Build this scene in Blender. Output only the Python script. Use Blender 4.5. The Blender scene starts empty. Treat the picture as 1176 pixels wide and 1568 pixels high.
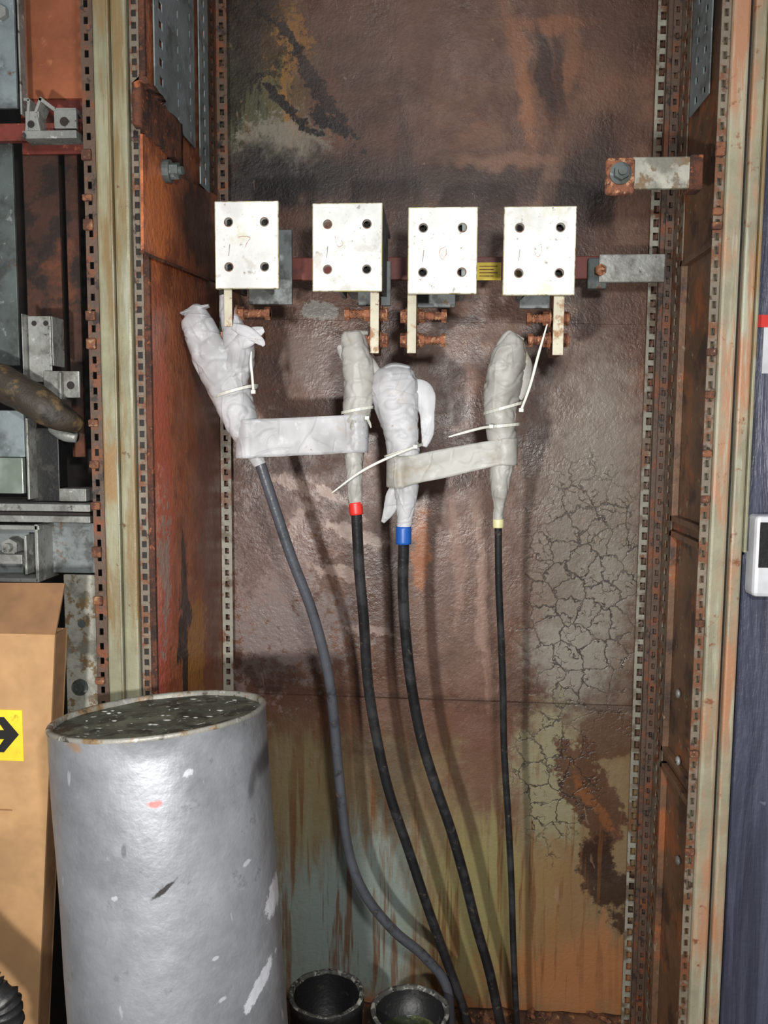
import bpy, bmesh, math, random
from mathutils import Vector, Matrix, noise as mn
random.seed(7)
scene = bpy.context.scene
scene.view_settings.view_transform = 'Standard'
# ------------------------------------------------------------------ camera
F = 1300.0
C = Vector((0, -1.62, 1.17))
YAW, PITCH, ROLL = math.radians(3.6), math.radians(5.6), math.radians(0.4)
R = Matrix.Rotation(YAW, 3, 'Z') @ Matrix.Rotation(math.pi/2-PITCH, 3, 'X') @ Matrix.Rotation(ROLL, 3, 'Z')
cam_d = bpy.data.cameras.new('camera'); cam = bpy.data.objects.new('camera', cam_d)
scene.collection.objects.link(cam); scene.camera = cam
cam_d.sensor_fit = 'VERTICAL'; cam_d.sensor_height = 36; cam_d.lens = F/1568*36
cam_d.clip_start = 0.02
cam.matrix_world = Matrix.Translation(C) @ R.to_4x4()
# survey helpers: measured photo point -> world point on a known real plane
def ray(px, py): return R @ Vector(((px-588)/F, (784-py)/F, -1))
def W(px, py, Y):
    d = ray(px, py); return C + d*((Y-C.y)/d.y)
def WX(px, py, X):
    d = ray(px, py); return C + d*((X-C.x)/d.x)

# ------------------------------------------------------------------ materials
def lin(c):
    o = []
    for v in c[:3]:
        v /= 255.0
        o.append(v/12.92 if v <= .04045 else ((v+.055)/1.055)**2.4)
    return (o[0], o[1], o[2], 1)
class MB:
    def __init__(s, name, rough=.6, metal=0.0, spec=.5):
        s.m = bpy.data.materials.new(name); s.m.use_nodes = True
        s.nt = s.m.node_tree; s.nt.nodes.clear()
        s.out = s.nt.nodes.new('ShaderNodeOutputMaterial')
        s.b = s.nt.nodes.new('ShaderNodeBsdfPrincipled')
        s.nt.links.new(s.b.outputs[0], s.out.inputs[0])
        s.b.inputs['Roughness'].default_value = rough
        s.b.inputs['Metallic'].default_value = metal
        s.b.inputs['Specular IOR Level'].default_value = spec
        s.tc = s.n('ShaderNodeTexCoord').outputs['Object']
        s.col = None
    def n(s, t, attrs=None, ins=None):
        nd = s.nt.nodes.new(t)
        for k, v in (attrs or {}).items(): setattr(nd, k, v)
        for k, v in (ins or {}).items(): s.set(nd.inputs[k], v)
        return nd
    def set(s, sock, v):
        if isinstance(v, bpy.types.NodeSocket): s.nt.links.new(v, sock)
        else: sock.default_value = v
    def noise(s, scale, detail=4, rough=.6, dist=0, stretch=None, color=False, vec=None, rot=None):
        v = vec or s.tc
        if stretch or rot:
            v = s.n('ShaderNodeMapping', None, {0: v, 'Scale': stretch or (1, 1, 1), 'Rotation': rot or (0, 0, 0)}).outputs[0]
        nd = s.n('ShaderNodeTexNoise', None, {'Vector': v, 'Scale': scale, 'Detail': detail, 'Roughness': rough, 'Distortion': dist})
        return nd.outputs[1 if color else 0]
    def mr(s, v, a, b, c=0., d=1.):
        return s.n('ShaderNodeMapRange', {'interpolation_type': 'SMOOTHSTEP'}, {0: v, 1: a, 2: b, 3: c, 4: d}).outputs[0]
    def math(s, op, a, b=0.):
        return s.n('ShaderNodeMath', {'operation': op}, {0: a, 1: b}).outputs[0]
    def mix(s, f, a, b, mode='MIX'):
        nd = s.n('ShaderNodeMix', {'data_type': 'RGBA', 'blend_type': mode})
        s.set(nd.inputs[0], f); s.set(nd.inputs[6], a); s.set(nd.inputs[7], b)
        return nd.outputs[2]
    def layer(s, color, scale, th, soft=.05, detail=4, stretch=None, strength=1., rough=.65, dist=0):
        f = s.mr(s.noise(scale, detail, rough, dist, stretch), th-soft, th+soft, 0., strength)
        s.col = s.mix(f, s.col, lin(color)); return f
    def finish(s, bump=.2, bscale=150, rvar=None, bdist=.002, extra=None):
        s.set(s.b.inputs['Base Color'], s.col)
        h = s.noise(bscale, 3, .6)
        if extra is not None: h = s.math('ADD', h, extra)
        bp = s.n('ShaderNodeBump', None, {'Strength': bump, 'Distance': bdist, 'Height': h})
        s.nt.links.new(bp.outputs[0], s.b.inputs['Normal'])
        if rvar:
            s.set(s.b.inputs['Roughness'], s.mr(s.noise(12, 4, .7), .3, .7, rvar[0], rvar[1]))
        return s.m
def weathered(name, base, layers=(), rough=.6, metal=0., bump=.25, bscale=150, rvar=None, bdist=.002):
    m = MB(name, rough, metal); b = lin(base)
    v = m.mr(m.noise(9, 4, .65), .3, .7, .78, 1.2)
    m.col = m.mix(1., b, m.n('ShaderNodeCombineColor', None, {0: v, 1: v, 2: v}).outputs[0], 'MULTIPLY')
    for l in layers: m.layer(**l)
    return m.finish(bump, bscale, rvar, bdist)
def L(color, scale, th, soft=.05, **k): return dict(color=color, scale=scale, th=th, soft=soft, **k)

class PM(MB):
    """patchy painted surface in the plane (axis a horizontal, z vertical)"""
    def setup(s, axis=0, warp=.05):
        sep = s.n('ShaderNodeSeparateXYZ', None, {0: s.tc})
        s.pv = s.n('ShaderNodeCombineXYZ', None, {0: sep.outputs[axis], 1: sep.outputs[2]}).outputs[0]
        s.zz = sep.outputs[2]; s.aa = sep.outputs[axis]
        w = s.noise(11, 4, .65, color=True)
        w = s.n('ShaderNodeVectorMath', {'operation': 'SUBTRACT'}, {0: w, 1: (.5, .5, .5)}).outputs[0]
        w = s.n('ShaderNodeVectorMath', {'operation': 'MULTIPLY'}, {0: w, 1: (warp*1.6, warp*1.6, 0)}).outputs[0]
        s.pd = s.n('ShaderNodeVectorMath', {'operation': 'ADD'}, {0: s.pv, 1: w}).outputs[0]
        s.n1 = s.noise(18, 6, .7); s.n2 = s.noise(60, 6, .75)
        s.n3 = s.noise(16, 6, .72, .6, stretch=(2.2, 2.2, .35))
    def mask(s, cx, cz, rx, rz, ang=0, soft=.3, k=.8, nz=1, strength=1., warp=True):
        mp = s.n('ShaderNodeMapping', {'vector_type': 'TEXTURE'}, {0: s.pd if warp else s.pv, 'Location': (cx, cz, 0), 'Rotation': (0, 0, math.radians(ang)), 'Scale': (rx, rz, 1)}).outputs[0]
        ln = s.n('ShaderNodeVectorMath', {'operation': 'LENGTH'}, {0: mp}).outputs['Value']
        nn = {1: s.n1, 2: s.n2, 3: s.n3}[nz]
        v = s.math('SUBTRACT', s.math('MULTIPLY', s.math('SUBTRACT', nn, .5), k*2.5), s.math('SUBTRACT', ln, 1.))
        return s.mr(v, -soft, soft, 0., strength)
    def patch(s, color, *a, **k):
        f = s.mask(*a, **k); s.col = s.mix(f, s.col, lin(color)); return f

# ------------------------------------------------------------------ mesh helpers
def link(o, parent=None):
    scene.collection.objects.link(o)
    if parent: o.parent = parent
    return o
def mesh_obj(name, verts, faces, mat, parent=None, smooth=False):
    me = bpy.data.meshes.new(name); me.from_pydata([tuple(v) for v in verts], [], faces)
    me.materials.append(mat)
    if smooth:
        for p in me.polygons: p.use_smooth = True
    me.update(); return link(bpy.data.objects.new(name, me), parent)
def bm_obj(name, bm, mat, parent=None, smooth=False):
    me = bpy.data.meshes.new(name); bm.to_mesh(me); bm.free()
    for m in (mat if isinstance(mat, list) else [mat]): me.materials.append(m)
    if smooth:
        for p in me.polygons: p.use_smooth = True
    return link(bpy.data.objects.new(name, me), parent)
def empty(name):
    e = bpy.data.objects.new(name, None); e.empty_display_size = .05; return link(e)
def box_bm(bm, a, b, bev=0.0):
    a = Vector(a); b = Vector(b)
    lo = Vector([min(a[i], b[i]) for i in range(3)]); hi = Vector([max(a[i], b[i]) for i in range(3)])
    r = bmesh.ops.create_cube(bm, size=1, matrix=Matrix.Translation((lo+hi)/2) @ Matrix.Diagonal(((hi-lo).x, (hi-lo).y, (hi-lo).z, 1)))
    if bev > 0:
        es = set()
        for v in r['verts']:
            for e in v.link_edges: es.add(e)
        bmesh.ops.bevel(bm, geom=list(es), offset=bev, segments=2, affect='EDGES', profile=.5)
def box(name, a, b, mat, parent=None, bev=.0008):
    bm = bmesh.new(); box_bm(bm, a, b, bev); return bm_obj(name, bm, mat, parent)
def pbox(name, x0, y0, x1, y1, Y, dep, mat, parent=None, bev=.001):
    p = W(x0, y0, Y); q = W(x1, y1, Y)
    return box(name, (p.x, Y, p.z), (q.x, Y+dep, q.z), mat, parent, bev)
def cyl_bm(bm, p, q, r, seg=24, r2=None, bev=0):
    p = Vector(p); q = Vector(q); d = q-p
    rot = d.to_track_quat('Z', 'Y').to_matrix().to_4x4()
    bmesh.ops.create_cone(bm, cap_ends=True, segments=seg, radius1=r, radius2=r if r2 is None else r2, depth=d.length,
                          matrix=Matrix.Translation((p+q)/2) @ rot)
def catmull(pts, n):
    P = [pts[0]]+list(pts)+[pts[-1]]; out = []
    for i in range(1, len(P)-2):
        for j in range(n):
            t = j/n
            a, b, c, d = P[i-1], P[i], P[i+1], P[i+2]
            out.append([.5*((2*b[k])+(-a[k]+c[k])*t+(2*a[k]-5*b[k]+4*c[k]-d[k])*t*t+(-a[k]+3*b[k]-3*c[k]+d[k])*t**3) for k in range(len(a))])
    out.append(list(P[-2])); return out
def tube(name, pts, mat, parent=None, seg=16, sub=8, fn=None, flat=None, smooth=True):
    """pts: list of (x,y,z,r)"""
    S = catmull(pts, sub); V = []; Fc = []
    pos = [Vector(s[:3]) for s in S]; N = len(pos)
    nrm = None
    for i in range(N):
        t = (pos[min(i+1, N-1)]-pos[max(i-1, 0)]).normalized()
        if nrm is None:
            nrm = t.cross(Vector((0, 1, 0)));  nrm = nrm.normalized() if nrm.length > 1e-4 else Vector((1, 0, 0))
        nrm = (nrm - t*nrm.dot(t)).normalized(); bn = t.cross(nrm)
        for j in range(seg):
            a = 2*math.pi*j/seg; r = max(S[i][3], .0004)
            k = fn(pos[i], a, i/(N-1), t) if fn else 1.
            rr = r*k; ex, ey = (1, 1) if not flat else flat
            V.append(pos[i]+nrm*math.cos(a)*rr*ex+bn*math.sin(a)*rr*ey)
    for i in range(N-1):
        for j in range(seg):
            Fc.append((i*seg+j, i*seg+(j+1) % seg, (i+1)*seg+(j+1) % seg, (i+1)*seg+j))
    Fc.append(tuple(range(seg))[::-1]); Fc.append(tuple((N-1)*seg+j for j in range(seg)))
    return mesh_obj(name, V, Fc, mat, parent, smooth)
def perf(name, o, u, v, uc, holes_u, length, pitch, hole, mat, parent=None, th=.002, miss=0.0):
    """perforated strip: o origin, u/v unit dirs, uc total width, holes_u [(a,b)..]"""
    o = Vector(o); u = Vector(u); v = Vector(v)
    us = sorted(set([0, uc]+[x for h in holes_u for x in h])); vs = [0]; hv = set()
    n = int(length/pitch)
    for i in range(n):
        z0 = i*pitch+(pitch-hole)/2; vs += [z0, z0+hole]; hv.add(len(vs)-2)
    vs.append(length); V = []; Fc = []
    for b in vs:
        for a in us: V.append(o+u*a+v*b)
    nu = len(us)
    for i in range(len(vs)-1):
        for j in range(nu-1):
            if i in hv and (us[j], us[j+1]) in [tuple(h) for h in holes_u] and random.random() >= miss: continue
            Fc.append((i*nu+j, i*nu+j+1, (i+1)*nu+j+1, (i+1)*nu+j))
    ob = mesh_obj(name, V, Fc, mat, parent)
    m = ob.modifiers.new('thick', 'SOLIDIFY'); m.thickness = th; m.offset = 0
    return ob

# ------------------------------------------------------------------ material library
m_rust = weathered('heavy_rust', (92, 52, 34), [L((52, 32, 25), 35, .5, .08), L((146, 80, 44), 70, .62, .06), L((30, 22, 19), 20, .64, .06)], rough=.85, bump=.9, bscale=220)
m_clip = weathered('rusty_clip', (120, 76, 50), [L((76, 46, 34), 60, .5, .08), L((150, 120, 90), 110, .64, .05)], rough=.8, bump=.7, bscale=300)
m_cream = weathered('white_painted_metal', (220, 221, 218), [L((192, 188, 162), 13, .63, .07, strength=.6), L((150, 138, 112), 120, .68, .05), L((112, 98, 80), 28, .70, .035, strength=.85), L((158, 152, 140), 20, .61, .04, strength=.45), L((120, 106, 88), 55, .70, .03, strength=.7)], rough=.45, bump=.22, rvar=(.35, .6))
m_edge = weathered('yellowed_edge_paint', (186, 182, 160), [L((134, 116, 80), 70, .57, .05), L((168, 164, 104), 22, .56, .06)], rough=.55, bump=.4)
m_hang = weathered('rust_stained_cream', (190, 184, 162), [L((150, 112, 76), 40, .56, .06), L((112, 74, 50), 70, .64, .05)], rough=.6, bump=.4)
m_alu = weathered('dull_aluminium', (146, 147, 142), [L((105, 104, 98), 20, .55, .1), L((60, 55, 50), 70, .66, .05), L((190, 190, 186), 45, .66, .05)], rough=.45, metal=.25, bump=.4)
m_blue_gray = weathered('blue_gray_zinc', (128, 138, 140), [L((86, 92, 92), 14, .58, .1), L((156, 162, 162), 60, .66, .05), L((96, 66, 44), 25, .69, .04)], rough=.55, metal=.1, bump=.3)
m_bay_gray = weathered('bay_gray_metal', (84, 92, 90), [L((58, 60, 58), 14, .55, .1), L((128, 132, 130), 60, .66, .05), L((80, 60, 44), 25, .66, .04)], rough=.55, metal=.1, bump=.3)
m_plate = weathered('gray_back_plate', (124, 130, 130), [L((84, 86, 84), 30, .57, .08), L((110, 84, 62), 45, .66, .04)], rough=.5, bump=.2)
m_bolt = weathered('rusty_bolt', (140, 88, 60), [L((88, 52, 36), 90, .53, .08), L((178, 132, 98), 140, .6, .05)], rough=.8, bump=.8, bscale=400)
m_post = weathered('faded_green_post', (134, 132, 108), [L((122, 102, 68), 6, .54, .08, stretch=(6, 6, .5)), L((154, 156, 140), 10, .6, .06, stretch=(8, 8, .6), strength=.7), L((140, 100, 50), 5, .63, .06, stretch=(3, 3, 1), strength=.7), L((92, 66, 44), 50, .69, .04)], rough=.5, bump=.3, rvar=(.35, .6))
m_post_r = weathered('faded_greenish_post', (140, 134, 112), [L((166, 112, 80), 4, .55, .08, stretch=(4, 4, .9), strength=.8), L((158, 160, 140), 8, .58, .06, stretch=(8, 8, .6), strength=.8), L((112, 80, 48), 5, .62, .06, stretch=(5, 5, .6), strength=.7), L((118, 72, 46), 40, .66, .05)], rough=.5, bump=.3)
m_slot = weathered('perforated_rail_metal', (114, 104, 90), [L((106, 66, 42), 30, .52, .06), L((60, 40, 30), 50, .62, .05)], rough=.6, bump=.4)
m_slot_b = weathered('perforated_rail_zinc', (146, 143, 130), [L((100, 88, 72), 18, .54, .06), L((110, 72, 48), 20, .6, .04)], rough=.5, bump=.3)
m_slot_d = weathered('perforated_rail_dark', (84, 66, 54), [L((112, 66, 42), 30, .57, .06), L((45, 36, 32), 40, .6, .05)], rough=.6, bump=.5)

def tape_mat(name, base, dark, stain, light):
    m = MB(name, .48, 0, .38); v = m.mr(m.noise(12, 3, .6), .3, .62)
    m.col = m.mix(v, lin(dark), lin(base))
    m.layer(stain, 16, .63, .07, strength=.55); m.layer((120, 84, 56), 48, .71, .03, strength=.8); m.layer(light, 36, .62, .07, strength=.6)
    a = m.noise(12, 1, .4, .3, stretch=(1, 1, 2.2), rot=(.0, .6, .0)); b = m.noise(15, 1, .4, .4, stretch=(1.6, 1, .7), rot=(0, -.7, 0))
    r1 = m.mr(m.math('ABSOLUTE', m.math('SUBTRACT', a, .5)), 0., .05, 1., 0.)
    r2 = m.mr(m.math('ABSOLUTE', m.math('SUBTRACT', b, .5)), 0., .04, 1., 0.)
    h = m.math('ADD', m.math('MULTIPLY', m.math('ADD', r1, r2), .28), m.noise(34, 1, .5))
    m.set(m.b.inputs['Base Color'], m.mix(m.math('MULTIPLY', r1, .15), m.col, lin(dark)))
    bp = m.n('ShaderNodeBump', None, {'Strength': .5, 'Distance': .0035, 'Height': h})
    m.nt.links.new(bp.outputs[0], m.b.inputs['Normal'])
    return m.m
m_tape = tape_mat('gray_pvc_tape', (184, 184, 186), (150, 150, 151), (158, 144, 126), (204, 205, 207))
m_tape2 = tape_mat('beige_gray_tape', (166, 164, 158), (132, 129, 122), (138, 124, 98), (188, 187, 180))
m_cable = weathered('black_cable_sheath', (32, 32, 34), [L((82, 74, 64), 60, .66, .05), L((52, 52, 54), 20, .55, .1)], rough=.34, bump=.25)
m_cable_g = weathered('dusty_gray_cable', (74, 76, 82), [L((48, 48, 50), 30, .6, .08), L((110, 96, 80), 60, .68, .05)], rough=.34, bump=.25)
m_red_t = weathered('red_tape', (205, 46, 40), rough=.4, bump=.05)
m_blue_t = weathered('blue_tape', (30, 86, 165), rough=.4, bump=.05)
m_yel_t = weathered('cream_tape', (206, 198, 150), rough=.4, bump=.05)
m_tie = weathered('white_nylon_tie', (205, 205, 194), rough=.35, bump=.05)
m_busbar = weathered('red_busbar', (116, 52, 42), [L((84, 42, 34), 20, .55, .1), L((150, 86, 64), 70, .68, .04)], rough=.5, bump=.15)
m_label = weathered('yellow_label', (224, 196, 50), [L((180, 156, 50), 40, .66, .05)], rough=.5, bump=.05)
m_ink = weathered('black_ink', (22, 20, 20), rough=.6, bump=.05)
m_redpen = weathered('brown_marker', (170, 112, 92), [L((212, 206, 198), 160, .52, .05)], rough=.6, bump=.05)
m_black = weathered('black_plastic', (26, 26, 27), [L((54, 52, 48), 40, .62, .06)], rough=.45, bump=.3)
m_worn = weathered('worn_black_rim', (70, 70, 66), [L((150, 150, 142), 60, .55, .05), L((28, 28, 28), 90, .58, .05)], rough=.6, bump=.5)
m_dark = weathered('dark_void_metal', (30, 25, 22), [L((50, 36, 29), 14, .58, .1)], rough=.7, bump=.4)
m_orange = weathered('orange_primer', (146, 84, 54), [L((106, 60, 42), 7, .6, .08), L((164, 104, 70), 40, .66, .05)], rough=.6, bump=.3)
m_bayrust = weathered('bay_brown_rust', (70, 44, 34), [L((104, 60, 40), 12, .6, .08), L((40, 30, 26), 25, .54, .08)], rough=.8, bump=.7)
m_card = weathered('cardboard', (174, 136, 94), [L((158, 120, 82), 4, .56, .15), L((130, 102, 74), 50, .73, .04)], rough=.85, bump=.12)
m_flap = weathered('cardboard_flap', (134, 98, 64), [L((112, 82, 56), 7, .55, .12)], rough=.85, bump=.12)
m_hose = weathered('sooty_hose', (58, 50, 40), [L((98, 80, 54), 30, .58, .06), L((24, 22, 20), 18, .56, .08)], rough=.6, bump=.6)
m_white = weathered('white_plastic', (196, 197, 201), rough=.35, bump=.05)
m_redp = weathered('red_plastic', (200, 54, 48), rough=.35, bump=.05)
m_floor = weathered('rusty_floor', (108, 72, 48), [L((66, 46, 34), 16, .5, .1), L((150, 112, 74), 60, .62, .05)], rough=.8, bump=.8)
m_conc = weathered('concrete', (110, 106, 100), [L((80, 76, 72), 6, .55, .1)], rough=.8, bump=.4)
m_room = weathered('room_wall_paint', (92, 92, 94), [L((72, 72, 74), 3, .55, .1)], rough=.8, bump=.2)

# ---- back wall paint
S = 1/802.0
def wall_back_mat():
    m = PM('aged_brown_paint', .5); m.setup(0)
    m.col = m.mix(m.mr(m.n1, .32, .7), lin((84, 57, 44)), lin((114, 81, 63)))
    m.col = m.mix(m.mr(m.n3, .5, .75, 0., .5), m.col, lin((64, 44, 35)))
    m.col = m.mix(m.mr(m.n2, .56, .7, 0., .35), m.col, lin((132, 101, 82)))
    m.col = m.mix(m.mr(m.noise(4, 4, .6), .5, .64, 0., .5), m.col, lin((62, 42, 33)))
    m.col = m.mix(m.mr(m.noise(7, 5, .7, .5), .56, .7, 0., .35), m.col, lin((134, 82, 52)))
    def P(c, px, py, rx, ry, ang=0, **k):
        p = W(px, py, 0); return m.patch(c, p.x, p.z, rx*S, ry*S, ang, **k)
    # top-left ochre / green / soot, then painted shade above the blocks
    P((90, 70, 42), 405, 110, 72, 140, 12, soft=.35, k=1., nz=1, strength=.85)
    P((134, 96, 42), 405, 95, 30, 95, 18, soft=.2, k=1.9, nz=3, strength=.9)
    P((142, 98, 44), 440, 60, 30, 44, 25, soft=.2, k=1.8, nz=2, strength=.75)
    P((66, 72, 52), 380, 150, 40, 90, 10, soft=.2, k=1.7, nz=3, strength=.8)
    P((34, 30, 24), 388, 60, 42, 70, 20, soft=.15, k=2., nz=2, strength=.85)
    P((36, 28, 22), 372, 130, 24, 60, 0, soft=.2, k=2., nz=3, strength=.8)
    P((126, 118, 106), 430, 228, 70, 46, 20, soft=.25, k=1.6, nz=2, strength=.8)
    P((22, 17, 15), 472, 112, 9, 125, 36, soft=.15, k=1.6, nz=2)
    P((22, 17, 15), 508, 190, 36, 12, -42, soft=.15, k=1.4, nz=2)
    P((28, 22, 18), 440, 160, 8, 70, 50, soft=.15, k=1.8, nz=2)
    P((32, 26, 22), 375, 12, 50, 40, 0, soft=.4, k=1., strength=.85)
    P((24, 19, 17), 400, 275, 80, 40, 0, soft=.5, k=.8, strength=.95)
    P((24, 19, 17), 485, 268, 66, 32, 0, soft=.5, k=.8, strength=.8)
    P((30, 22, 18), 620, 278, 320, 36, 0, soft=.7, k=.9, strength=.7)  # dark band painted in for the shadows cast above the terminal blocks
    P((44, 30, 24), 560, 170, 60, 110, 20, soft=.7, k=1., nz=3, strength=.5)
    # top-right
    P((146, 96, 64), 797, 110, 12, 95, 14, soft=.5, k=.5, strength=.8)
    P((140, 90, 60), 838, 36, 60, 11, -6, soft=.5, k=.6, strength=.75)
    P((128, 86, 60), 876, 82, 10, 60, -8, soft=.5, k=.6, strength=.7)
    P((50, 33, 27), 833, 105, 12, 75, 14, soft=.4, k=.6, strength=.9)
    P((50, 33, 27), 855, 110, 7, 60, 6, soft=.4, k=.6, strength=.7)
    P((120, 86, 68), 925, 120, 22, 130, -6, soft=.6, k=.8, nz=3, strength=.5)
    P((134, 98, 76), 790, 246, 84, 12, 0, soft=.6, k=.8, strength=.65)
    P((130, 98, 78), 840, 285, 14, 50, -20, soft=.6, k=.8, strength=.6)
    P((38, 26, 21), 900, 265, 36, 85, -25, soft=.6, k=.8, strength=.8)
    P((38, 26, 21), 960, 40, 60, 60, 0, soft=.7, k=.8, strength=.5)
    P((104, 84, 74), 620, 60, 180, 80, 0, soft=.8, k=.8, strength=.45)
    # mid
    P((112, 96, 88), 485, 545, 46, 60, 0, soft=.25, k=.7, strength=.6)
    P((150, 146, 140), 490, 476, 27, 14, 0, soft=.1, k=.9, nz=2, warp=False, strength=.9)
    P((118, 92, 80), 700, 900, 100, 160, 0, soft=.6, k=1., strength=.5)
    P((154, 124, 108), 738, 900, 9, 150, 4, soft=.5, k=1., nz=3, strength=.75)
    P((142, 110, 96), 700, 840, 8, 120, 6, soft=.5, k=1., nz=3, strength=.65)
    P((154, 94, 52), 645, 850, 12, 56, -4, soft=.3, k=.9, nz=1, strength=.9)
    P((134, 113, 107), 420, 880, 68, 170, -8, soft=.2, k=2., nz=2, strength=.8)
    P((120, 107, 103), 455, 960, 90, 66, 0, soft=.2, k=2.2, nz=2, strength=.75)
    P((86, 58, 48), 410, 800, 30, 100, -18, soft=.3, k=1.4, nz=2, strength=.7)
    P((178, 156, 144), 545, 817, 46, 9, -14, soft=.25, k=1.1, nz=2, strength=.95)
    P((168, 144, 132), 512, 765, 46, 7, -32, soft=.25, k=1.1, nz=2, strength=.95)
    P((158, 134, 122), 520, 875, 46, 7, -24, soft=.25, k=1.3, nz=2, strength=.9)
    P((162, 140, 130), 565, 965, 34, 8, -4, soft=.25, k=1.3, nz=2, strength=.9)
    P((152, 130, 118), 440, 735, 30, 12, -30, soft=.25, k=1.5, nz=2, strength=.9)
    P((152, 130, 118), 455, 800, 9, 36, -20, soft=.25, k=1.5, nz=2, strength=.8)
    P((54, 38, 31), 400, 1025, 60, 34, -20, soft=.3, k=1., strength=.7)
    P((50, 35, 29), 590, 900, 30, 120, 5, soft=.6, k=1., strength=.5)
    # right gray cracked
    P((120, 112, 100), 900, 850, 85, 260, 3, soft=.55, k=.9, strength=.75)
    P((144, 140, 130), 870, 1000, 60, 60, 0, soft=.5, k=.9, nz=2, strength=.65)
    P((138, 133, 122), 925, 900, 40, 70, 0, soft=.5, k=1.2, nz=2, strength=.5)
    P((134, 124, 112), 930, 650, 50, 90, 0, soft=.5, k=1., nz=2, strength=.45)
    # lower sheet
    sz = W(670, 1068, 0).z
    zs = m.math('ADD', m.zz, m.math('MULTIPLY', m.aa, .030))
    zs = m.math('ADD', zs, m.math('MULTIPLY', m.math('SUBTRACT', m.n1, .5), .30))
    low = m.mr(zs, sz-.16, sz-.02, 1., 0.)
    m.col = m.mix(low, m.col, lin((124, 104, 76)))
    P((102, 70, 56), 760, 1180, 60, 90, 0, soft=.4, k=1., strength=.8)
    P((110, 78, 64), 660, 1110, 110, 30, 0, soft=.4, k=1., strength=.7)
    P((140, 154, 148), 530, 1400, 120, 150, 0, soft=.45, k=1., nz=3, strength=.9)
    P((138, 128, 92), 470, 1220, 50, 100, 0, soft=.4, k=1., nz=3, strength=.65)
    P((76, 66, 52), 600, 1180, 40, 80, 0, soft=.5, k=1., nz=1, strength=.6)
    P((140, 132, 88), 740, 1390, 90, 140, 0, soft=.4, k=1., nz=3, strength=.85)
    P((138, 132, 104), 850, 1190, 60, 120, 4, soft=.35, k=.9, strength=.85)
    P((160, 106, 66), 890, 1490, 130, 80, 0, soft=.5, k=1., nz=3, strength=.85)
    P((136, 104, 66), 840, 1380, 60, 80, 0, soft=.5, k=1., nz=3, strength=.7)
    P((86, 62, 45), 930, 1130, 55, 40, 0, soft=.12, k=1.1, nz=1, strength=.9)
    P((82, 55, 39), 905, 1235, 36, 120, 20, soft=.1, k=1.1, nz=1, strength=.95)
    P((50, 35, 27), 930, 1340, 34, 80, 24, soft=.14, k=1.2, nz=1, strength=.9)
    P((130, 80, 46), 905, 1230, 9, 55, 30, soft=.25, k=1.6, nz=2, strength=.65)
    P((150, 92, 58), 640, 1545, 240, 26, 0, soft=.5, k=1., nz=2, strength=.8)
    # drips
    dr = m.mr(m.noise(34, 4, .6, .2, stretch=(1.8, 1.8, .09)), .53, .63)
    p = W(640, 1340, 0)
    dm = m.math('MULTIPLY', dr, m.mask(p.x, p.z, 330*S, 250*S, 0, soft=.4, k=.4, strength=.8))
    m.col = m.mix(dm, m.col, lin((108, 70, 42)))
    # seam dirt
    sd = m.mr(m.math('ABSOLUTE', m.math('SUBTRACT', m.math('ADD', m.zz, m.math('MULTIPLY', m.aa, .030)), sz)), .002, .009, .5, 0.)
    m.col = m.mix(m.math('MULTIPLY', sd, m.mr(m.n1, .4, .6)), m.col, lin((50, 38, 32)))
    # cracks
    vv = m.n('ShaderNodeVectorMath', {'operation': 'ADD'}, {0: m.pv, 1: m.n('ShaderNodeVectorMath', {'operation': 'MULTIPLY'}, {0: m.noise(30, 3, .65, color=True), 1: (.045, .045, 0)}).outputs[0]}).outputs[0]
    ed = None
    for sc, wd in ((23, .058), (50, .07)):
        vo = m.n('ShaderNodeTexVoronoi', {'feature': 'DISTANCE_TO_EDGE', 'voronoi_dimensions': '2D'}, {'Vector': vv, 'Scale': float(sc)}).outputs['Distance']
        e = m.mr(vo, wd*.25, wd, 1., 0.)
        if ed is None: ed = m.math('MULTIPLY', e, m.mr(m.n2, .28, .48))
        else: ed = m.math('MAXIMUM', ed, m.math('MULTIPLY', e, m.mr(m.n1, .5, .58)))
    q = W(893, 920, 0); q2 = W(848, 1180, 0)
    cm = m.math('MAXIMUM', m.mask(q.x, q.z, 92*S, 185*S, 0, soft=.45, k=1.), m.mask(q2.x, q2.z, 52*S, 120*S, 0, soft=.4, k=1.))
    cr = m.math('MULTIPLY', ed, cm)
    m.col = m.mix(m.math('MULTIPLY', cr, .88), m.col, lin((42, 34, 28)))
    sc = m.mr(m.noise(45, 3, .5, 1.5, stretch=(1, 1, .3)), .70, .74, 0., .4)
    m.col = m.mix(sc, m.col, lin((150, 122, 104)))
    h = m.math('SUBTRACT', m.math('MULTIPLY', m.n1, 2.), m.math('MULTIPLY', cr, 1.6))
    return m.finish(.32, 160, (.27, .56), .003, h)
m_back = wall_back_mat()

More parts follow.
